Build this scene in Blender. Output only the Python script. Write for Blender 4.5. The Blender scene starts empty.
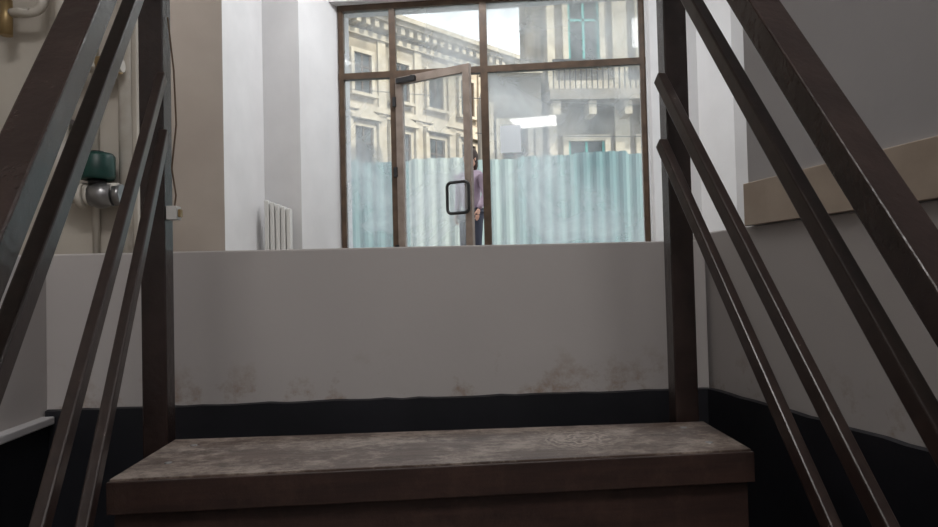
import bpy, bmesh, math, random
from mathutils import Vector, Matrix
random.seed(7)
scn=bpy.context.scene
scn.view_settings.view_transform='Standard'
V=Vector
# ------------------------------------------------------------ materials
def newmat(name):
    m=bpy.data.materials.new(name);m.use_nodes=True
    nt=m.node_tree;return m,nt,nt.nodes['Principled BSDF']
def mat(name,c1,c2=None,rough=.6,scale=5,metal=0,bump=0,detail=6,stretch=(1,1,1),lo=.35,hi=.65,bscale=None,spec=.5):
    m,nt,b=newmat(name)
    b.inputs['Roughness'].default_value=rough;b.inputs['Metallic'].default_value=metal
    b.inputs['Specular IOR Level'].default_value=spec
    b.inputs['Base Color'].default_value=(*c1,1)
    tc=nt.nodes.new('ShaderNodeTexCoord');mp=nt.nodes.new('ShaderNodeMapping')
    mp.inputs['Scale'].default_value=stretch
    nt.links.new(tc.outputs['Object'],mp.inputs[0])
    if c2:
        n=nt.nodes.new('ShaderNodeTexNoise');n.inputs['Scale'].default_value=scale;n.inputs['Detail'].default_value=detail
        r=nt.nodes.new('ShaderNodeValToRGB');r.color_ramp.elements[0].position=lo;r.color_ramp.elements[1].position=hi
        r.color_ramp.elements[0].color=(*c1,1);r.color_ramp.elements[1].color=(*c2,1)
        nt.links.new(mp.outputs[0],n.inputs['Vector']);nt.links.new(n.outputs[0],r.inputs[0]);nt.links.new(r.outputs[0],b.inputs['Base Color'])
    if bump:
        n2=nt.nodes.new('ShaderNodeTexNoise');n2.inputs['Scale'].default_value=bscale or scale*4;n2.inputs['Detail'].default_value=5
        bp=nt.nodes.new('ShaderNodeBump');bp.inputs['Strength'].default_value=bump;bp.inputs['Distance'].default_value=.01
        nt.links.new(mp.outputs[0],n2.inputs['Vector']);nt.links.new(n2.outputs[0],bp.inputs['Height']);nt.links.new(bp.outputs[0],b.inputs['Normal'])
    return m
def srgb(r,g,b):
    f=lambda v:(v/255/12.92 if v/255<=.04045 else ((v/255+.055)/1.055)**2.4)
    return (f(r),f(g),f(b))
M_white=mat('white_plaster',srgb(212,211,212),srgb(220,219,220),rough=.85,scale=2.5,bump=.08,bscale=30)
M_beige=mat('beige_plaster',srgb(172,163,157),srgb(180,172,166),rough=.85,scale=2,bump=.05,bscale=30)
M_grey=mat('grey_plaster',srgb(172,170,172),srgb(181,179,181),rough=.85,scale=2,bump=.08,bscale=25)
M_cream=mat('cream_plaster',srgb(190,183,173),srgb(204,198,188),rough=.85,scale=2.5,bump=.1,bscale=20)
M_pit,nt,b=newmat('stained_plaster')
b.inputs['Roughness'].default_value=.8
tc=nt.nodes.new('ShaderNodeTexCoord')
n=nt.nodes.new('ShaderNodeTexNoise');n.inputs['Scale'].default_value=3;n.inputs['Detail'].default_value=5
r=nt.nodes.new('ShaderNodeValToRGB');r.color_ramp.elements[0].color=(*srgb(174,169,168),1);r.color_ramp.elements[1].color=(*srgb(186,181,179),1)
nt.links.new(tc.outputs['Object'],n.inputs['Vector']);nt.links.new(n.outputs[0],r.inputs[0])
n2=nt.nodes.new('ShaderNodeTexNoise');n2.inputs['Scale'].default_value=8;n2.inputs['Detail'].default_value=9;n2.inputs['Roughness'].default_value=.7
r2=nt.nodes.new('ShaderNodeValToRGB');r2.color_ramp.elements[0].position=.53;r2.color_ramp.elements[1].position=.68
r2.color_ramp.elements[0].color=(0,0,0,1);r2.color_ramp.elements[1].color=(.9,.9,.9,1)
sx=nt.nodes.new('ShaderNodeSeparateXYZ');mr=nt.nodes.new('ShaderNodeMapRange');mr.inputs[1].default_value=1.15;mr.inputs[2].default_value=1.05
mu=nt.nodes.new('ShaderNodeMath');mu.operation='MULTIPLY'
nt.links.new(tc.outputs['Object'],n2.inputs['Vector']);nt.links.new(n2.outputs[0],r2.inputs[0]);nt.links.new(tc.outputs['Object'],sx.inputs[0])
nt.links.new(sx.outputs['Z'],mr.inputs[0]);nt.links.new(r2.outputs[0],mu.inputs[0]);nt.links.new(mr.outputs[0],mu.inputs[1])
mx=nt.nodes.new('ShaderNodeMix');mx.data_type='RGBA';mx.inputs[7].default_value=(*srgb(140,116,94),1)
nt.links.new(mu.outputs[0],mx.inputs[0]);nt.links.new(r.outputs[0],mx.inputs[6]);nt.links.new(mx.outputs[2],b.inputs['Base Color'])
nb_=nt.nodes.new('ShaderNodeTexNoise');nb_.inputs['Scale'].default_value=14;nb_.inputs['Detail'].default_value=4
bp=nt.nodes.new('ShaderNodeBump');bp.inputs['Strength'].default_value=.12;bp.inputs['Distance'].default_value=.01
nt.links.new(tc.outputs['Object'],nb_.inputs['Vector']);nt.links.new(nb_.outputs[0],bp.inputs['Height']);nt.links.new(bp.outputs[0],b.inputs['Normal'])

M_black=mat('black_skirting_paint',srgb(24,25,30),srgb(32,32,38),rough=.45,scale=6,bump=.1)
M_tile=mat('beige_tile',srgb(172,156,140),srgb(186,171,155),rough=.5,scale=12)
M_floor=mat('floor_tile',srgb(120,112,104),srgb(140,132,122),rough=.5,scale=8)
M_conc=mat('dark_concrete',srgb(48,46,46),srgb(66,63,60),rough=.8,scale=6,bump=.2)
M_ceil=mat('ceiling_paint',srgb(214,213,210),srgb(220,219,216),rough=.9,scale=2)
M_paint=mat('brown_gloss_paint',srgb(42,32,30),srgb(54,42,39),rough=.26,scale=14,bump=.12,bscale=60)
M_bar,nt,b=newmat('worn_brown_bar')
b.inputs['Roughness'].default_value=.3
tc=nt.nodes.new('ShaderNodeTexCoord')
n=nt.nodes.new('ShaderNodeTexNoise');n.inputs['Scale'].default_value=46;n.inputs['Detail'].default_value=8;n.inputs['Roughness'].default_value=.6
r=nt.nodes.new('ShaderNodeValToRGB');e=r.color_ramp.elements;e[0].position=.3;e[0].color=(*srgb(44,33,31),1);e[1].position=.70;e[1].color=(*srgb(60,47,43),1)
e2=e.new(.735);e2.color=(*srgb(150,140,130),1)
nt.links.new(tc.outputs['Object'],n.inputs['Vector']);nt.links.new(n.outputs[0],r.inputs[0]);nt.links.new(r.outputs[0],b.inputs['Base Color'])
bp=nt.nodes.new('ShaderNodeBump');bp.inputs['Strength'].default_value=.15;bp.inputs['Distance'].default_value=.003
nt.links.new(n.outputs[0],bp.inputs['Height']);nt.links.new(bp.outputs[0],b.inputs['Normal'])
def wood(name,ca,cb,cd,wear,rough,rings=False):
    m,nt,b=newmat(name)
    tc=nt.nodes.new('ShaderNodeTexCoord');mp=nt.nodes.new('ShaderNodeMapping');mp.inputs['Scale'].default_value=(2,26,26)
    n=nt.nodes.new('ShaderNodeTexNoise');n.inputs['Scale'].default_value=3;n.inputs['Detail'].default_value=8;n.inputs['Roughness'].default_value=.65
    nt.links.new(tc.outputs['Object'],mp.inputs[0]);nt.links.new(mp.outputs[0],n.inputs['Vector'])
    r=nt.nodes.new('ShaderNodeValToRGB');r.color_ramp.elements[0].position=.35;r.color_ramp.elements[1].position=.68
    r.color_ramp.elements[0].color=(*ca,1);r.color_ramp.elements[1].color=(*cb,1);nt.links.new(n.outputs[0],r.inputs[0])
    mp2=nt.nodes.new('ShaderNodeMapping');mp2.inputs['Scale'].default_value=(1.3,1.8,1);nt.links.new(tc.outputs['Object'],mp2.inputs[0])
    n2=nt.nodes.new('ShaderNodeTexNoise');n2.inputs['Scale'].default_value=7;n2.inputs['Detail'].default_value=14;n2.inputs['Roughness'].default_value=.82
    nt.links.new(mp2.outputs[0],n2.inputs['Vector'])
    r2=nt.nodes.new('ShaderNodeValToRGB');r2.color_ramp.elements[0].position=.47;r2.color_ramp.elements[1].position=.58
    r2.color_ramp.elements[0].color=(0,0,0,1);r2.color_ramp.elements[1].color=(wear,wear,wear,1);nt.links.new(n2.outputs[0],r2.inputs[0])
    fac=r2.outputs[0]
    if rings:
        # irregular scuffed patch worn into the board
        mp3=nt.nodes.new('ShaderNodeMapping');mp3.inputs['Location'].default_value=(-.235,-1.12,-1.035);nt.links.new(tc.outputs['Object'],mp3.inputs[0])
        ln=nt.nodes.new('ShaderNodeVectorMath');ln.operation='LENGTH';nt.links.new(mp3.outputs[0],ln.inputs[0])
        mr_=nt.nodes.new('ShaderNodeMapRange');mr_.inputs[1].default_value=.10;mr_.inputs[2].default_value=.04;nt.links.new(ln.outputs['Value'],mr_.inputs[0])
        wv=nt.nodes.new('ShaderNodeTexWave');wv.wave_type='RINGS';wv.rings_direction='Z';wv.inputs['Scale'].default_value=18;wv.inputs['Distortion'].default_value=14;wv.inputs['Detail'].default_value=4;wv.inputs['Detail Scale'].default_value=2.2
        nt.links.new(mp3.outputs[0],wv.inputs['Vector'])
        mu_=nt.nodes.new('ShaderNodeMath');mu_.operation='MULTIPLY';nt.links.new(wv.outputs['Fac'],mu_.inputs[0]);nt.links.new(mr_.outputs[0],mu_.inputs[1])
        mm=nt.nodes.new('ShaderNodeMath');mm.operation='MAXIMUM';nt.links.new(mu_.outputs[0],mm.inputs[0]);nt.links.new(fac,mm.inputs[1]);fac=mm.outputs[0]
    mx=nt.nodes.new('ShaderNodeMix');mx.data_type='RGBA';mx.inputs[7].default_value=(*cd,1)
    nt.links.new(fac,mx.inputs[0]);nt.links.new(r.outputs[0],mx.inputs[6]);nt.links.new(mx.outputs[2],b.inputs['Base Color'])
    bp=nt.nodes.new('ShaderNodeBump');bp.inputs['Strength'].default_value=.6;bp.inputs['Distance'].default_value=.004
    nt.links.new(n2.outputs[0],bp.inputs['Height']);nt.links.new(bp.outputs[0],b.inputs['Normal'])
    b.inputs['Roughness'].default_value=rough
    return m
M_tread=wood('worn_tread_wood',srgb(62,49,43),srgb(96,80,71),srgb(150,137,127),.85,.5,True)
M_riser=wood('riser_wood',srgb(42,27,23),srgb(60,40,34),srgb(72,52,44),.5,.5)
M_frame=mat('brown_window_frame',srgb(70,53,40),srgb(88,69,53),rough=.45,scale=10)
M_leaf=mat('door_leaf_frame',srgb(130,116,106),srgb(148,134,124),rough=.45,scale=10)
M_steel=mat('brushed_steel',srgb(150,150,152),rough=.3,metal=.8)
M_dark=mat('dark_plastic',srgb(30,30,32),rough=.4)
M_paper,nt,b=newmat('notice_paper')
b.inputs['Base Color'].default_value=(.86,.87,.88,1);b.inputs['Roughness'].default_value=.8
tl=nt.nodes.new('ShaderNodeBsdfTranslucent');tl.inputs[0].default_value=(.9,.92,.95,1);ms=nt.nodes.new('ShaderNodeMixShader');ms.inputs[0].default_value=.55
nt.links.new(b.outputs[0],ms.inputs[1]);nt.links.new(tl.outputs[0],ms.inputs[2]);nt.links.new(ms.outputs[0],nt.nodes['Material Output'].inputs[0])
M_pvc=mat('white_painted_pipe',srgb(216,212,204),srgb(200,193,182),rough=.4,scale=14)
M_brass=mat('brass_fitting',srgb(170,146,104),rough=.4,metal=.6)
M_green=mat('green_valve_head',srgb(20,58,54),srgb(26,72,66),rough=.4,scale=20)
M_red=mat('red_handle',srgb(150,36,30),rough=.4)
M_wh=mat('white_enamel',srgb(218,217,214),rough=.4)
M_cable=mat('cable_brown',srgb(96,76,58),rough=.6)
M_blackc=mat('black_cable',srgb(80,80,82),rough=.6)
M_stoneA=mat('facade_stone',srgb(130,122,108),srgb(182,170,150),rough=.9,scale=.9,detail=10)
M_stoneT=mat('facade_trim',srgb(166,156,138),srgb(194,184,166),rough=.9,scale=2.5,detail=10)
M_stoneB=mat('weathered_facade',srgb(100,97,93),srgb(160,151,139),rough=.9,scale=.9,detail=10)
M_winglass=mat('dark_window_pane',srgb(42,48,50),srgb(60,68,70),rough=.25,scale=1,spec=.3)
M_teal=mat('teal_wood_frame',srgb(60,140,136),srgb(76,156,150),rough=.6,scale=6)
M_roof=mat('roof_metal',srgb(110,100,94),srgb(130,120,112),rough=.6,scale=2)
M_asph=mat('asphalt',srgb(104,104,106),srgb(126,126,128),rough=.9,scale=4)
M_fence=[mat('fence_sheet_%d'%i,c,d,rough=.55,scale=1.2,stretch=(1,1,.4),detail=9) for i,(c,d) in enumerate([
 (srgb(98,128,130),srgb(120,148,148)),(srgb(134,154,152),srgb(154,172,170)),(srgb(80,114,118),srgb(98,132,134)),(srgb(156,168,164),srgb(172,182,178))])]
def glassmat(name,haze,refl):
    m=bpy.data.materials.new(name);m.use_nodes=True;nt=m.node_tree;nt.nodes.clear()
    o=nt.nodes.new('ShaderNodeOutputMaterial');t=nt.nodes.new('ShaderNodeBsdfTransparent');t.inputs[0].default_value=(.96,.98,.98,1)
    g=nt.nodes.new('ShaderNodeBsdfGlossy');g.inputs['Roughness'].default_value=.02
    d=nt.nodes.new('ShaderNodeBsdfTranslucent');d.inputs[0].default_value=(.92,.94,.97,1)
    m1=nt.nodes.new('ShaderNodeMixShader');m1.inputs[0].default_value=refl
    m2=nt.nodes.new('ShaderNodeMixShader')
    n=nt.nodes.new('ShaderNodeTexNoise');n.inputs['Scale'].default_value=1.3;n.inputs['Detail'].default_value=6;n.inputs['Distortion'].default_value=.6
    tc=nt.nodes.new('ShaderNodeTexCoord');mr=nt.nodes.new('ShaderNodeMapRange');mr.inputs[1].default_value=.35;mr.inputs[2].default_value=.65;mr.inputs[3].default_value=haze*.35;mr.inputs[4].default_value=haze*1.65
    nt.links.new(tc.outputs['Object'],n.inputs['Vector']);nt.links.new(n.outputs[0],mr.inputs[0]);nt.links.new(mr.outputs[0],m2.inputs[0])
    nt.links.new(t.outputs[0],m1.inputs[1]);nt.links.new(g.outputs[0],m1.inputs[2]);nt.links.new(m1.outputs[0],m2.inputs[1]);nt.links.new(d.outputs[0],m2.inputs[2]);nt.links.new(m2.outputs[0],o.inputs[0])
    return m
M_glass=glassmat('dusty_hazy_glass',.24,.05)  # milky translucent mix puts dust and hazy reflected light into the glass
# ------------------------------------------------------------ mesh builder
class B:
    def __init__(s,name,*mats):
        s.name=name;s.bm=bmesh.new();s.mats=list(mats)
    def _mi(s,m):
        if m is None: return 0
        if m not in s.mats: s.mats.append(m)
        return s.mats.index(m)
    def hexa(s,pts,m=None):
        v=[s.bm.verts.new(p) for p in pts];i=s._mi(m)
        for f in ((0,3,2,1),(4,5,6,7),(0,1,5,4),(1,2,6,5),(2,3,7,6),(3,0,4,7)):
            s.bm.faces.new([v[k] for k in f]).material_index=i
    def box(s,a,b,m=None):
        x0,y0,z0=a;x1,y1,z1=b
        s.hexa([(x0,y0,z0),(x1,y0,z0),(x1,y1,z0),(x0,y1,z0),(x0,y0,z1),(x1,y0,z1),(x1,y1,z1),(x0,y1,z1)],m)
    def prism(s,poly,z0,z1,m=None):
        i=s._mi(m);a=[s.bm.verts.new((x,y,z0)) for x,y in poly];b=[s.bm.verts.new((x,y,z1)) for x,y in poly]
        n=len(poly);s.bm.faces.new(a[::-1]).material_index=i;s.bm.faces.new(b).material_index=i
        for k in range(n): s.bm.faces.new([a[k],a[(k+1)%n],b[(k+1)%n],b[k]]).material_index=i
    def fbox(s,F,a,b,m=None):
        x0,y0,z0=a;x1,y1,z1=b
        s.hexa([F@V(p) for p in [(x0,y0,z0),(x1,y0,z0),(x1,y1,z0),(x0,y1,z0),(x0,y0,z1),(x1,y0,z1),(x1,y1,z1),(x0,y1,z1)]],m)
    def bar(s,p0,p1,w,h,m=None,up=V((0,0,1))):
        p0=V(p0);p1=V(p1);d=(p1-p0).normalized();x=d.cross(up).normalized()*w/2;y=x.normalized().cross(d)*h/2
        s.hexa([p0-x-y,p0+x-y,p0+x+y,p0-x+y,p1-x-y,p1+x-y,p1+x+y,p1-x+y],m)
    def tube(s,pts,r,m=None,seg=12,closed=False):
        i=s._mi(m);pts=[V(p) for p in pts];rings=[];n=len(pts)
        rr=r if isinstance(r,(list,tuple)) else [r]*n
        prev=None
        for k,p in enumerate(pts):
            if closed: d=(pts[(k+1)%n]-pts[k-1]).normalized()
            else: d=(pts[min(k+1,n-1)]-pts[max(k-1,0)]).normalized()
            if prev is None: 
                u=d.cross(V((0,0,1)) if abs(d.z)<.9 else V((1,0,0))).normalized()
            else: u=(prev-d*prev.dot(d)).normalized()
            prev=u;w=d.cross(u)
            rings.append([s.bm.verts.new(p+(u*math.cos(2*math.pi*a/seg)+w*math.sin(2*math.pi*a/seg))*rr[k]) for a in range(seg)])
        for k in range(n if closed else n-1):
            A=rings[k];Bq=rings[(k+1)%n]
            for a in range(seg):
                f=s.bm.faces.new([A[a],A[(a+1)%seg],Bq[(a+1)%seg],Bq[a]]);f.material_index=i;f.smooth=True
        if not closed:
            s.bm.faces.new(rings[0][::-1]).material_index=i;s.bm.faces.new(rings[-1]).material_index=i
    def ball(s,c,r,m=None,sc=(1,1,1),seg=16):
        i=s._mi(m);q=bmesh.ops.create_uvsphere(s.bm,u_segments=seg,v_segments=seg//2+2,radius=r,matrix=Matrix.Translation(c)@Matrix.Diagonal((*sc,1)))
        for v in q['verts']:
            for f in v.link_faces: f.material_index=i;f.smooth=True
    def done(s,bevel=0,parent=None,seg=2):
        bmesh.ops.recalc_face_normals(s.bm,faces=s.bm.faces)
        me=bpy.data.meshes.new(s.name);s.bm.to_mesh(me);s.bm.free()
        for m in s.mats: me.materials.append(m)
        o=bpy.data.objects.new(s.name,me);scn.collection.objects.link(o)
        if bevel:
            md=o.modifiers.new('b','BEVEL');md.width=bevel;md.segments=seg;md.limit_method='ANGLE'
        if parent: o.parent=parent
        return o
def wallpoly(name,pts,th,z0,z1,m,flip=1):
    b_=B(name,m);P=[V((x,y)) for x,y in pts];off=[]
    for k in range(len(P)):
        d=V((0,0))
        if k<len(P)-1: d+=(P[k+1]-P[k]).normalized()
        if k>0: d+=(P[k]-P[k-1]).normalized()
        d.normalize();off.append(P[k]+V((-d.y,d.x))*th*flip)
    for k in range(len(P)-1):
        b_.prism([tuple(P[k]),tuple(P[k+1]),tuple(off[k+1]),tuple(off[k])],z0,z1)
    return b_.done()
FL=1.38   # upper floor level
CE=4.9
# ------------------------------------------------------------ pit + upper floor
b_=B('wall_back',M_pit);b_.box((-.89,1.6,0),(.655,1.68,FL+.005));b_.done(.004)
b_=B('wall_pit_left',M_pit);b_.prism([(-.89,1.68),(-.98,1.68),(-.98,-2.4),(-.80,-2.4)],0,FL);b_.done(.004)
b_=B('wall_pit_right',M_pit);b_.prism([(.655,1.68),(1.2,-2.4),(1.32,-2.4),(.80,1.68)],0,1.405);b_.done(.004)
def skirting(name,p0,p1,z0,z1,th,m,side,n=40,jit=.0018):
    bb=B(name,m);P0=V(p0);P1=V(p1);d=(P1-P0).normalized();nr=V((-d.y,d.x))*side
    rows=[]
    for k in range(n+1):
        p=P0+(P1-P0)*k/n;z=z1+random.uniform(-jit,jit)
        q=p+nr*th
        rows.append([bb.bm.verts.new((p.x,p.y,z0)),bb.bm.verts.new((q.x,q.y,z0)),bb.bm.verts.new((q.x,q.y,z-.002)),bb.bm.verts.new((p.x,p.y,z))])
    for k in range(n):
        A=rows[k];C=rows[k+1]
        for j in range(4): bb.bm.faces.new([A[j],A[(j+1)%4],C[(j+1)%4],C[j]])
    bb.bm.faces.new(rows[0]);bb.bm.faces.new(rows[-1][::-1])
    return bb.done()
skirting('baseboard_back',(-.885,1.599),(.65,1.599),0,1.032,.012,M_black,-1)
skirting('baseboard_right',(.655,1.6),(1.2,-2.4),0,1.032,.012,M_black,-1,n=90)
skirting('baseboard_left',(-.89,1.6),(-.80,-2.4),0,1.0,.012,M_black,1,n=90)
b_=B('trim_1',M_grey);b_.prism([(-.892,1.585),(-.862,1.585),(-.772,-2.4),(-.802,-2.4)],1.0,1.018);b_.done(.003)
b_=B('floor_basement',M_conc);b_.box((-1.2,-2.6,-.1),(1.5,1.7,0));b_.done()
b_=B('floor',M_floor)
b_.box((-3.6,1.68,FL-.2),(3.6,7.3,FL));b_.box((-3.6,-2.6,FL-.2),(-.98,1.68,FL))
b_.prism([(.80,1.68),(1.32,-2.4),(3.6,-2.4),(3.6,1.68)],FL-.2,FL);b_.done()
b_=B('ceiling',M_ceil);b_.box((-3.7,-2.6,CE),(3.7,7.4,CE+.2));b_.done()
b_=B('wall_right',M_grey);b_.prism([(.684,1.43),(.82,1.43),(1.36,-2.4),(1.204,-2.4)],1.405,CE);b_.done(.004)
b_=B('baseboard_tile_right',M_tile)
P0=V((.676,1.436));P1=V((1.196,-2.4));L=(P1-P0).length;dd=(P1-P0)/L;nn=V((-dd.y,dd.x))
k=0
while k*.33<L-.01:
    a=P0+dd*(k*.33+.001);c=P0+dd*min(L,(k+1)*.33-.001)
    a2=a+nn*.010;c2=c+nn*.010
    b_.prism([tuple(a),tuple(c),tuple(c2),tuple(a2)],1.405,1.497);k+=1
b_.done(.0015)
# ------------------------------------------------------------ room walls (polyline plan)
wallpoly('wall_window_left',[(-.94,7.1),(-1.25,6.55),(-1.61,6.6)],.3,FL,CE,M_white,-1)
wallpoly('wall_pier',[(-1.61,6.6),(-1.72,5.7)],.25,FL,CE,M_white,-1)
wallpoly('wall_pier_front',[(-1.72,5.7),(-2.25,5.75),(-3.6,5.75)],.3,FL,CE,M_beige,-1)
b_=B('wall_left_partition',M_cream);b_.box((-3.6,2.8,FL),(-1.19,2.95,CE));b_.done(.004)
wallpoly('wall_left',[(-3.6,7.3),(-3.6,-2.5)],.1,FL,CE,M_cream,-1)
wallpoly('wall_window_right',[(2.165,6.635),(2.22,6.3),(2.56,6.3),(2.72,5.9),(3.6,5.8)],.35,FL,CE,M_white,1)
wallpoly('wall_far_right',[(3.6,7.3),(3.6,-2.5)],.1,FL,CE,M_white,1)
b_=B('wall_rear',M_white);b_.box((-3.7,-2.6,0),(3.7,-2.45,CE));b_.done()
# ------------------------------------------------------------ window and door
al=-.1487
W=Matrix.Translation((-.94,7.1,0))@Matrix.Rotation(al,4,'Z')
WL=3.14;s1=.575;s2=1.52;ZT=3.46;ZH=4.18
b_=B('window_1',M_frame,M_glass)
fw=.05
def vb(s,z0,z1,w=fw,d=.07): b_.fbox(W,(s-w/2,-d/2,z0),(s+w/2,d/2,z1),M_frame)
vb(.03,FL,ZH);vb(WL-.03,FL,ZH);vb(s1,FL,ZH,.065);vb(s2,FL,ZH,.075)
b_.fbox(W,(.0,-.036,ZT-.03),(WL,.036,ZT+.035),M_frame)
b_.fbox(W,(.0,-.036,ZH-.03),(WL,.036,ZH+.03),M_frame)
b_.fbox(W,(.0,-.036,FL),(s1,.036,FL+.06),M_frame);b_.fbox(W,(s2,-.036,FL),(WL,.036,FL+.06),M_frame)
for a,c in ((.05,s1-.03),(s1+.03,s2-.035),(s2+.035,WL-.05)):
    b_.fbox(W,(a,-.004,ZT+.03),(c,.004,ZH-.03),M_glass)
for a,c in ((.05,s1-.03),(s2+.035,WL-.05)):
    b_.fbox(W,(a,-.004,FL+.05),(c,.004,ZT-.03),M_glass)
b_.done()
b_=B('wall_window_lintel',M_white);b_.fbox(W,(-.3,-.15,ZH+.03),(WL+.3,.3,CE));b_.fbox(W,(WL,-.1,FL),(WL+.5,.4,CE));b_.fbox(W,(-.9,0,FL),(-.0,.4,CE));b_.done()
D=W@Matrix.Translation((s1+.035,-.03,0))@Matrix.Rotation(math.radians(-23.5),4,'Z')
DW=.87
b_=B('door_1',M_leaf)
z0,z1=FL+.01,ZT-.045
b_.fbox(D,(0,-.025,z0),(.08,.025,z1));b_.fbox(D,(DW-.075,-.025,z0),(DW,.025,z1))
b_.fbox(D,(.08,-.024,z1-.08),(DW-.075,.024,z1));b_.fbox(D,(.08,-.024,z0),(DW-.075,.024,z0+.18))
b_.fbox(D,(.08,-.004,z0+.18),(DW-.075,.004,z1-.08),M_glass)
for zz in (z0+.25,z0+1.05,z1-.25): b_.fbox(D,(-.03,-.04,zz-.05),(.01,.03,zz+.05),M_dark)
b_.fbox(D,(.03,-.06,z1-.07),(.26,-.025,z1-.02),M_dark)
b_.bar(D@V((.2,-.05,z1-.015)),D@V((.42,.14,z1+.0)),.02,.012,M_dark)
hz=2.11;hc=DW-.12;pts=[]
hw,hh,rc=.12,.15,.045
for (cx,cz,a0) in ((hw-rc,hh-rc,0),(-hw+rc,hh-rc,90),(-hw+rc,-hh+rc,180),(hw-rc,-hh+rc,270)):
    for k in range(6):
        a=math.radians(a0+k*18);pts.append(D@V((hc+cx+rc*math.cos(a),-.085,hz+cz+rc*math.sin(a))))
b_.tube(pts,.016,M_dark,10,True)
b_.tube([D@V((hc+.08,-.085,hz+.12)),D@V((hc+.08,-.02,hz+.12))],.01,M_steel)
b_.tube([D@V((hc+.08,-.085,hz-.12)),D@V((hc+.08,-.02,hz-.12))],.01,M_steel)
b_.fbox(D,(DW-.07,-.04,hz-.11),(DW-.02,-.025,hz+.11),M_steel)
b_.done(.003)
b_=B('paper_notice',M_paper)
b_.fbox(W,(s2+.15,-.007,2.60),(s2+.36,-.005,2.88));b_.done()
b_=B('radiator',M_wh)
for k in range(5):
    x=-1.56+k*.05
    b_.box((x,6.36,FL+.1),(x+.042,6.46,FL+.72-.02*k))
b_.box((-1.56,6.39,FL+.12),(-1.32,6.43,FL+.16));b_.box((-1.56,6.39,FL+.58),(-1.32,6.43,FL+.61))
b_.box((-1.53,6.39,FL),(-1.51,6.43,FL+.12));b_.box((-1.36,6.39,FL),(-1.34,6.43,FL+.12))
b_.done(.012,seg=3)
# ------------------------------------------------------------ stair
b_=B('wooden_staircase',M_tread,M_riser)
def tread(z,dy,m):
    b_.hexa([(-.46,.98-dy,z-.042),(.475,1.012-dy,z-.042),(.483,1.215-dy,z-.042),(-.46,1.222-dy,z-.042),
             (-.46,.98-dy,z),(.475,1.012-dy,z),(.483,1.215-dy,z),(-.46,1.222-dy,z)],m)
for k in range(4):
    z=1.035-.259*k;dy=.205*k
    tread(z,dy,M_tread)
    b_.hexa([(-.462,.974-dy,z-.048),(.477,1.006-dy,z-.048),(.477,1.0125-dy,z-.048),(-.462,.9805-dy,z-.048),
             (-.462,.974-dy,z-.003),(.477,1.006-dy,z-.003),(.477,1.0125-dy,z-.003),(-.462,.9805-dy,z-.003)],M_riser)
    b_.hexa([(-.457,.987-dy,max(0,z-.259)),(.471,1.019-dy,max(0,z-.259)),(.471,1.045-dy,max(0,z-.259)),(-.457,1.013-dy,max(0,z-.259)),
             (-.457,.987-dy,z-.043),(.471,1.019-dy,z-.043),(.471,1.045-dy,z-.043),(-.457,1.013-dy,z-.043)],M_riser)
for x in (-.44,.44):
    yo=.015 if x>0 else 0
    b_.hexa([(x-.015,.40+yo,0),(x+.015,.40+yo,0),(x+.015,.60+yo,0),(x-.015,.60+yo,0),
             (x-.015,1.08+yo,.99),(x+.015,1.08+yo,.99),(x+.015,1.2,.99),(x-.015,1.2,.99)],M_riser)
for x in (-.41,.43):
    for y in (1.06,1.17): b_.tube([(x,y,1.0345),(x,y,1.0362)],.006,M_steel)
b_.done(.003)
def railing(name,rails,post,low):
    bb=B(name,M_bar,M_paint)
    px,py=post
    bb.box((px-.022,py-.018,0),(px+.022,py+.022,2.2),M_paint)
    lx,ly=low;bb.box((lx-.022,ly-.02,0),(lx+.022,ly+.02,.95),M_paint)
    for (a,c,w,h) in rails:
        bb.bar(a,c,w,h,M_paint if w>.04 else M_bar)
    bb.done(.0025)
railing('stair_railing',[
 ((-.475,1.25,2.14),(-.36,.29,.91),.042,.035),
 ((-.476,1.25,1.985),(-.36,.29,.79),.020,.024),
 ((-.485,1.247,1.685),(-.352,.29,.52),.015,.022),
 ((-.479,1.24,1.58),(-.352,.29,.23),.015,.022)],(-.505,1.265),(-.356,.30))
railing('stair_railing',[
 ((.43,1.25,2.13),(.56,.29,.75),.05,.035),
 ((.434,1.25,1.95),(.558,.29,.60),.022,.024),
 ((.434,1.247,1.675),(.56,.29,.42),.017,.024),
 ((.431,1.24,1.55),(.563,.29,.24),.017,.022)],(.467,1.265),(.56,.30))
# ------------------------------------------------------------ pipes
def arc(c,r,a0,a1,y,n=7): return [(c[0]+r*math.cos(math.radians(a0+(a1-a0)*k/n)),y,c[1]+r*math.sin(math.radians(a0+(a1-a0)*k/n))) for k in range(n+1)]
b_=B('water_pipe_with_valve',M_pvc)
y=2.70
b_.tube([(-1.20,y,2.18),(-1.36,y,2.18)]+arc((-1.36,2.11),.07,90,180,y)+[(-1.43,y,1.98),(-1.45,y,1.84)]+arc((-1.39,1.75),.06,180,270,y)+[(-1.22,y,1.69)],.027,M_pvc,14)
b_.tube([(-1.43,y,2.0),(-1.43,y,2.6),(-1.43,y,3.2)],.025,M_pvc,14)
b_.tube([(-1.29,y,2.18),(-1.25,y,2.18)],.038,M_brass,8);b_.tube([(-1.243,y,2.18),(-1.21,y,2.18)],.034,M_brass,14)
zv=1.67
b_.tube([(-1.41,y,zv+.03),(-1.375,y,zv)],.043,M_pvc,8);b_.tube([(-1.37,y,zv),(-1.345,y,zv)],.05,M_pvc,8);b_.tube([(-1.34,y,zv),(-1.325,y,zv)],.04,M_pvc,16)
b_.tube([(-1.325,y,zv),(-1.24,y,zv)],[.044,.044],M_steel,16);b_.ball((-1.285,y,zv),.053,M_steel)
b_.tube([(-1.235,y,zv),(-1.205,y,zv)],.042,M_steel,8)
b_.tube([(-1.30,y,zv+.04),(-1.30,y,zv+.06)],.034,M_dark,12)
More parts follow.
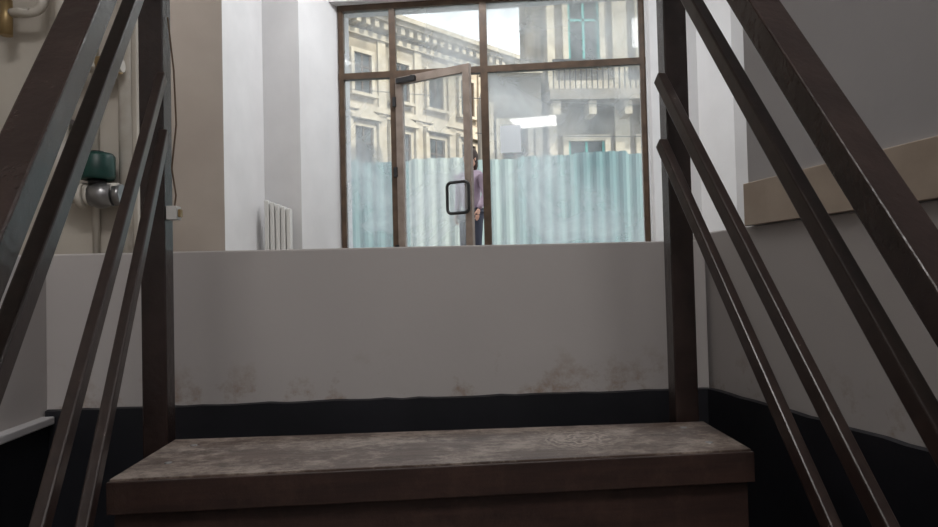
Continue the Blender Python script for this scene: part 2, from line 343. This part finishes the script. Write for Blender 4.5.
b_.tube([(-1.30,y,zv+.06),(-1.30,y,zv+.072),(-1.30,y,zv+.15),(-1.30,y,zv+.162)],[.058,.064,.064,.056],M_green,20)
b_.tube([(-1.30,y,zv+.162),(-1.30,y,zv+.172)],.024,M_dark,12)
for z in (1.95,2.45): b_.box((-1.46,y-.004,z),(-1.40,2.799,z+.02),M_steel)
b_.tube([(-1.225,2.773,FL),(-1.225,2.773,4.2)],.024,M_pvc,12)
b_.tube([(-1.345,2.78,FL),(-1.345,2.78,4.2)],.014,M_pvc,12)
b_.done()
b_=B('overhead_pipe_valve',M_pvc)
b_.tube([(-2.2,y,FL),(-2.2,y,2.39)],.016,M_steel,12)
b_.tube([(-2.2,y,2.39),(-1.72,y,2.39),(-1.62,y,2.39)],.016,M_steel,12)
b_.tube([(-1.64,y,2.30),(-1.64,y,2.44)],.022,M_brass,12);b_.tube([(-1.64,y,2.44),(-1.64,y,2.47)],.012,M_dark,12);b_.box((-1.67,y-.01,2.465),(-1.57,y+.01,2.48),M_red)
b_.tube([(-1.62,y,2.39),(-1.55,y,2.39)]+arc((-1.55,2.44),.05,-90,0,y)+[(-1.50,y,3.2)],.018,M_pvc,12)
b_.box((-1.9,y-.01,2.36),(-1.88,2.799,2.42),M_steel);b_.done()
b_=B('hanging_sensor_cable',M_cable)
b_.tube([(-.479,1.262,1.80),(-.469,1.262,1.70),(-.466,1.262,1.6),(-.475,1.262,1.52),(-.468,1.262,1.47),(-.471,1.262,1.45)],.0018,M_cable,6)
b_.box((-.482,1.25,1.425),(-.463,1.272,1.45),M_wh);b_.box((-.4625,1.255,1.43),(-.458,1.267,1.444),M_brass);b_.done(.002)
# ------------------------------------------------------------ unseen ceiling fill lamps, added to brighten the room and stairwell
def add_fill_lamp(name,x,y,sx_,sy_,pw,col=(1,.97,.94)):
    em,nt,b=newmat(name+'_diffuser');b.inputs['Emission Color'].default_value=(*col,1);b.inputs['Emission Strength'].default_value=1.5
    bb=B(name,M_wh);bb.box((x-sx_/2-.03,y-sy_/2-.03,CE-.06),(x+sx_/2+.03,y+sy_/2+.03,CE));bb.box((x-sx_/2,y-sy_/2,CE-.065),(x+sx_/2,y+sy_/2,CE-.055),em);o=bb.done()
    l=bpy.data.lights.new(name+'_light','AREA');l.shape='RECTANGLE';l.size=sx_;l.size_y=sy_;l.energy=pw;l.color=col
    lo=bpy.data.objects.new(name+'_light',l);lo.location=(x,y,CE-.08);scn.collection.objects.link(lo);lo.parent=o
add_fill_lamp('ceiling_fill_lamp',.2,5.85,2.0,.5,62,(.97,.985,1))
add_fill_lamp('ceiling_fill_lamp.001',.1,-1.4,1.4,1.0,74)
add_fill_lamp('ceiling_fill_lamp.002',2.4,3.6,.7,1.2,38,(.97,.985,1))
add_fill_lamp('ceiling_fill_lamp.003',-2.65,4.3,.7,1.4,22)
# ------------------------------------------------------------ outside
b_=B('street_ground',M_asph);b_.box((-40,7.5,1.1),(50,80,1.28));b_.done()
b_=B('corrugated_metal_fence',*M_fence)
F0=V((-4,11.95));F1=V((7.5,10.75));L=(F1-F0).length;d=(F1-F0)/L;nr=V((-d.y,d.x))
step=.055;nS=int(L/step);prev=None
for k in range(nS+1):
    ph=k%4;off=(.0,.0,.045,.045)[ph];p=F0+d*k*step+nr*off
    panel=int(k*step/.92);dz=((panel*37)%5-2)*.018
    a=b_.bm.verts.new((p.x,p.y,1.3));c=b_.bm.verts.new((p.x,p.y,3.4+dz))
    if prev:
        f=b_.bm.faces.new([prev[0],a,c,prev[1]]);f.material_index=(0,1,2,2,3,1,0,2,0,2,0,1,2)[panel%13]
    prev=(a,c)
for k in range(8):
    p=F0+d*(k*1.6+.3)+nr*.1;b_.box((p.x-.03,p.y-.03,1.28),(p.x+.03,p.y+.03,3.35),M_steel)
for z in (1.8,3.0):
    b_.bar((F0.x,F0.y+.09,z),(F1.x,F1.y+.09,z),.04,.04,M_steel)
b_.done()
def facade(bb,F,L,z0,z1,nb,storeys,stone,trim,frame,glass,cornice=True,depth=6):
    bb.fbox(F,(0,0,z0),(L,depth,z1),stone)
    bay=L/nb
    for (zb,zt,ww,ped) in storeys:
        for k in range(nb):
            c=bay*(k+.5);w=ww/2
            bb.fbox(F,(c-w,-.03,zb),(c+w,0,zt),glass)
            bb.fbox(F,(c-w-.16,-.16,zb),(c-w,0,zt+.18),trim);bb.fbox(F,(c+w,-.16,zb),(c+w+.16,0,zt+.18),trim)
            bb.fbox(F,(c-w,-.16,zt),(c+w,0,zt+.18),trim);bb.fbox(F,(c-w-.25,-.28,zb-.14),(c+w+.25,0,zb),trim)
            bb.fbox(F,(c-.035,-.07,zb),(c+.035,-.03,zt),frame);bb.fbox(F,(c-w,-.07,zb+(zt-zb)*.66),(c+w,-.03,zb+(zt-zb)*.66+.07),frame)
            bb.fbox(F,(c-w,-.07,zb),(c-w+.07,-.03,zt),frame);bb.fbox(F,(c+w-.07,-.07,zb),(c+w,-.03,zt),frame)
            if ped:
                bb.fbox(F,(c-w-.35,-.4,zt+.3),(c+w+.35,0,zt+.42),trim)
                a=[(c-w-.35,0,zt+.42),(c+w+.35,0,zt+.42),(c,0,zt+.85)]
                i=bb._mi(trim);v0=[bb.bm.verts.new(F@V(p)) for p in a];v1=[bb.bm.verts.new(F@V((p[0],-.36,p[2]))) for p in a]
                for q in ([v0[0],v0[1],v0[2]],[v1[2],v1[1],v1[0]],[v0[0],v0[1],v1[1],v1[0]],[v0[1],v0[2],v1[2],v1[1]],[v0[2],v0[0],v1[0],v1[2]]): bb.bm.faces.new(q).material_index=i
                for q in (-1,1): bb.fbox(F,(c+q*(w+.28)-.08,-.3,zb-.1),(c+q*(w+.28)+.08,0,zt+.3),trim)
        bb.fbox(F,(0,-.18,zb-.75),(L,0,zb-.5),trim)
        bb.fbox(F,(0,-.10,zb-.95),(L,0,zb-.85),trim)
    for k in range(nb+1):
        c=bay*k;bb.fbox(F,(max(0,c-.22),-.1,z0),(min(L,c+.22),0,z1-.9),trim)
    if cornice:
        bb.fbox(F,(-.2,-.2,z1-1.0),(L+.2,0,z1-.75),trim)
        k=0
        while k*.5<L:
            bb.fbox(F,(k*.5,-.62,z1-.62),(k*.5+.24,0,z1-.28),trim);k+=1
        bb.fbox(F,(-.4,-.75,z1-.28),(L+.4,0,z1-.1),trim);bb.fbox(F,(-.6,-.95,z1-.1),(L+.6,0,z1+.12),trim)
        bb.fbox(F,(-.2,0.2,z1+.12),(L+.2,5.8,z1+.5),M_roof)
ang=math.atan2(6.3,6.9)
FA=Matrix.Translation((-12.0,22.1,0))@Matrix.Rotation(ang,4,'Z')
b_=B('classical_building',M_stoneA)
facade(b_,FA,26.5,1.28,13.4,12,[(2.6,5.0,1.0,False),(6.1,8.3,1.0,True),(9.8,11.6,.95,False)],M_stoneA,M_stoneT,M_frame,M_winglass)
b_.done()
FB=Matrix.Translation((3.55,20.0,0))
b_=B('corner_building',M_stoneB)
facade(b_,FB,11,1.28,13.5,5,[(7.7,9.7,.95,False),(3.2,5.4,1.1,False)],M_stoneB,M_stoneT,M_teal,M_winglass)
b_.fbox(FB,(-.1,-.9,6.45),(11,0,6.75),M_stoneB)
for k in range(11): b_.fbox(FB,(k*1.05,-.75,6.05),(k*1.05+.22,0,6.45),M_stoneT)
k=0
while k*.16<11:
    b_.fbox(FB,(k*.16,-.86,6.75),(k*.16+.03,-.83,7.55),M_dark);k+=1
b_.fbox(FB,(0,-.88,7.55),(11,-.81,7.62),M_dark)
b_.done()
FC=Matrix.Translation((1.70,20.4,0))
b_=B('low_annex_building',M_stoneB)
facade(b_,FC,1.7,1.28,7.6,1,[(4.2,6.0,.8,False)],M_stoneB,M_stoneT,M_frame,M_winglass,cornice=False,depth=4)
b_.fbox(FC,(-.2,-.4,7.5),(1.7,0,7.75),M_stoneT);b_.done()
b_=B('overhead_cables',M_blackc)
for (a,c,sag) in (((-6,16,6.4),(12,15,5.2),.4),((1,15,4.6),(12,15,4.9),.25),((-4,15,7.6),(12,17,6.0),.5)):
    a=V(a);c=V(c);b_.tube([a.lerp(c,t/14)-V((0,0,sag*4*(t/14)*(1-t/14))) for t in range(15)],.009,M_blackc,5)
b_.done()
# ------------------------------------------------------------ person outside
M_skin=mat('skin',srgb(206,160,138),rough=.6);M_jack=mat('pale_mauve_jacket',srgb(160,140,156),srgb(180,160,174),rough=.8,scale=10);M_trou=mat('dark_trousers',srgb(62,64,78),rough=.8);M_hair=mat('dark_hair',srgb(60,44,36),rough=.7);M_shoe=mat('shoes',srgb(32,30,30),rough=.5)
M_lip=mat('lips',srgb(160,90,84),rough=.5)
def skin(name,verts,edges,radii,m,parent,root=0):
    me=bpy.data.meshes.new(name);me.from_pydata(verts,edges,[]);o=bpy.data.objects.new(name,me);scn.collection.objects.link(o)
    md=o.modifiers.new('s','SKIN')
    for k,r in enumerate(radii):
        me.skin_vertices[0].data[k].radius=r if isinstance(r,tuple) else (r,r)
    me.skin_vertices[0].data[root].use_root=True
    md.use_smooth_shade=True
    sb=o.modifiers.new('d','SUBSURF');sb.levels=2;sb.render_levels=2
    me.materials.append(m);o.parent=parent;return o
P=bpy.data.objects.new('standing_person',None);scn.collection.objects.link(P)
up=[(0,0,.92),(0,0,1.06),(0,0,1.22),(0,0,1.36),(0,0,1.44),
    (0,-.17,1.385),(.03,-.22,1.12),(-.10,-.20,.93),
    (0,.17,1.385),(.04,.22,1.12),(-.02,.22,.90)]
skin('jacket',up,[(0,1),(1,2),(2,3),(3,4),(3,5),(5,6),(6,7),(3,8),(8,9),(9,10)],[(.15,.13),(.14,.12),(.155,.13),(.13,.11),.06,.068,.052,.04,.068,.052,.04],M_jack,P)
lo=[(0,0,.93),(0,-.09,.86),(-.02,-.095,.48),(.03,-.10,.09),(0,.09,.86),(-.03,.095,.48),(-.02,.10,.09)]
skin('trousers',lo,[(0,1),(1,2),(2,3),(0,4),(4,5),(5,6)],[.12,.095,.065,.05,.095,.065,.05],M_trou,P)
for sgn,xx in ((-1,.03),(1,-.02)):
    skin('shoe',[(xx+.04,sgn*.10,.045),(xx-.06,sgn*.10,.04),(xx-.17,sgn*.105,.03)],[(0,1),(1,2)],[.045,.045,.032],M_shoe,P)
skin('neck',[(0,0,1.42),(-.01,0,1.50),(-.015,0,1.56)],[(0,1),(1,2)],[.06,.052,.05],M_skin,P)
for sgn,(hx,hz_) in ((-1,(-.12,.90)),(1,(-.03,.87))):
    yb=sgn*.205
    skin('palm',[(hx+.01,yb,hz_+.03),(hx-.01,yb,hz_-.01),(hx-.02,yb,hz_-.05)],[(0,1),(1,2)],[(.022,.028),(.016,.036),(.014,.038)],M_skin,P)
    for f in range(4):
        fx=hx-.05+f*.02;l=(.055,.068,.072,.06)[f]
        skin('finger_%d'%(f+1),[(fx,yb,hz_-.05),(fx-.003,yb-sgn*.006,hz_-.05-l*.55),(fx-.003,yb-sgn*.02,hz_-.05-l)],[(0,1),(1,2)],[.009,.0085,.007],M_skin,P)
    skin('thumb',[(hx-.03,yb,hz_-.0),(hx-.062,yb-sgn*.01,hz_-.03),(hx-.07,yb-sgn*.016,hz_-.06)],[(0,1),(1,2)],[.011,.01,.008],M_skin,P)
h=B('head',M_skin)
h.ball((0,0,1.60),.1,M_skin,(.95,.76,1.2),24);h.ball((-.03,0,1.54),.065,M_skin,(1,.85,.9),16)
h.tube([(-.085,0,1.62),(-.105,0,1.60),(-.118,0,1.578),(-.09,0,1.568)],[.008,.012,.015,.01],M_skin,8)
h.ball((-.086,0,1.535),.02,M_lip,(.6,1.2,.4),10)
for q in (-1,1):
    h.ball((-.083,q*.032,1.612),.012,M_wh,(.7,1.1,.8),10);h.ball((-.091,q*.032,1.612),.006,M_dark,(.6,1,1),8)
    h.ball((.01,q*.077,1.60),.028,M_skin,(.7,.35,1.1),10);h.bar((-.088,q*.018,1.636),(-.084,q*.048,1.636),.006,.006,M_hair)
h.ball((.025,0,1.63),.112,M_hair,(.93,.80,1.08),24);h.ball((.07,0,1.54),.07,M_hair,(.7,1,1.5),16)
h.done(parent=P)
P.location=(.50,8.7,1.28);P.rotation_euler=(0,0,math.radians(50))
# ------------------------------------------------------------ sun + sky
sun=bpy.data.lights.new('sun','SUN');sun.energy=5.2;sun.angle=.02;sun.color=(1,.93,.82)
so=bpy.data.objects.new('sun',sun);scn.collection.objects.link(so)
so.rotation_euler=V((-.62,.45,-.62)).to_track_quat('-Z','Y').to_euler()
w=bpy.data.worlds.new('world');scn.world=w;w.use_nodes=True
bg=w.node_tree.nodes['Background'];bg.inputs[0].default_value=(.92,.96,1,1);bg.inputs[1].default_value=2.1
# ------------------------------------------------------------ camera
cam=bpy.data.cameras.new('camera');co=bpy.data.objects.new('camera',cam);scn.collection.objects.link(co);scn.camera=co
cam.sensor_width=36;cam.lens=25.98;cam.clip_start=.02;cam.clip_end=300
Mr=Matrix.Rotation(math.radians(-3),4,'Z')@Matrix.Rotation(math.radians(91.5),4,'X')@Matrix.Rotation(math.radians(-1.4),4,'Z')
co.matrix_world=Matrix.Translation((0,0,1.3))@Mr
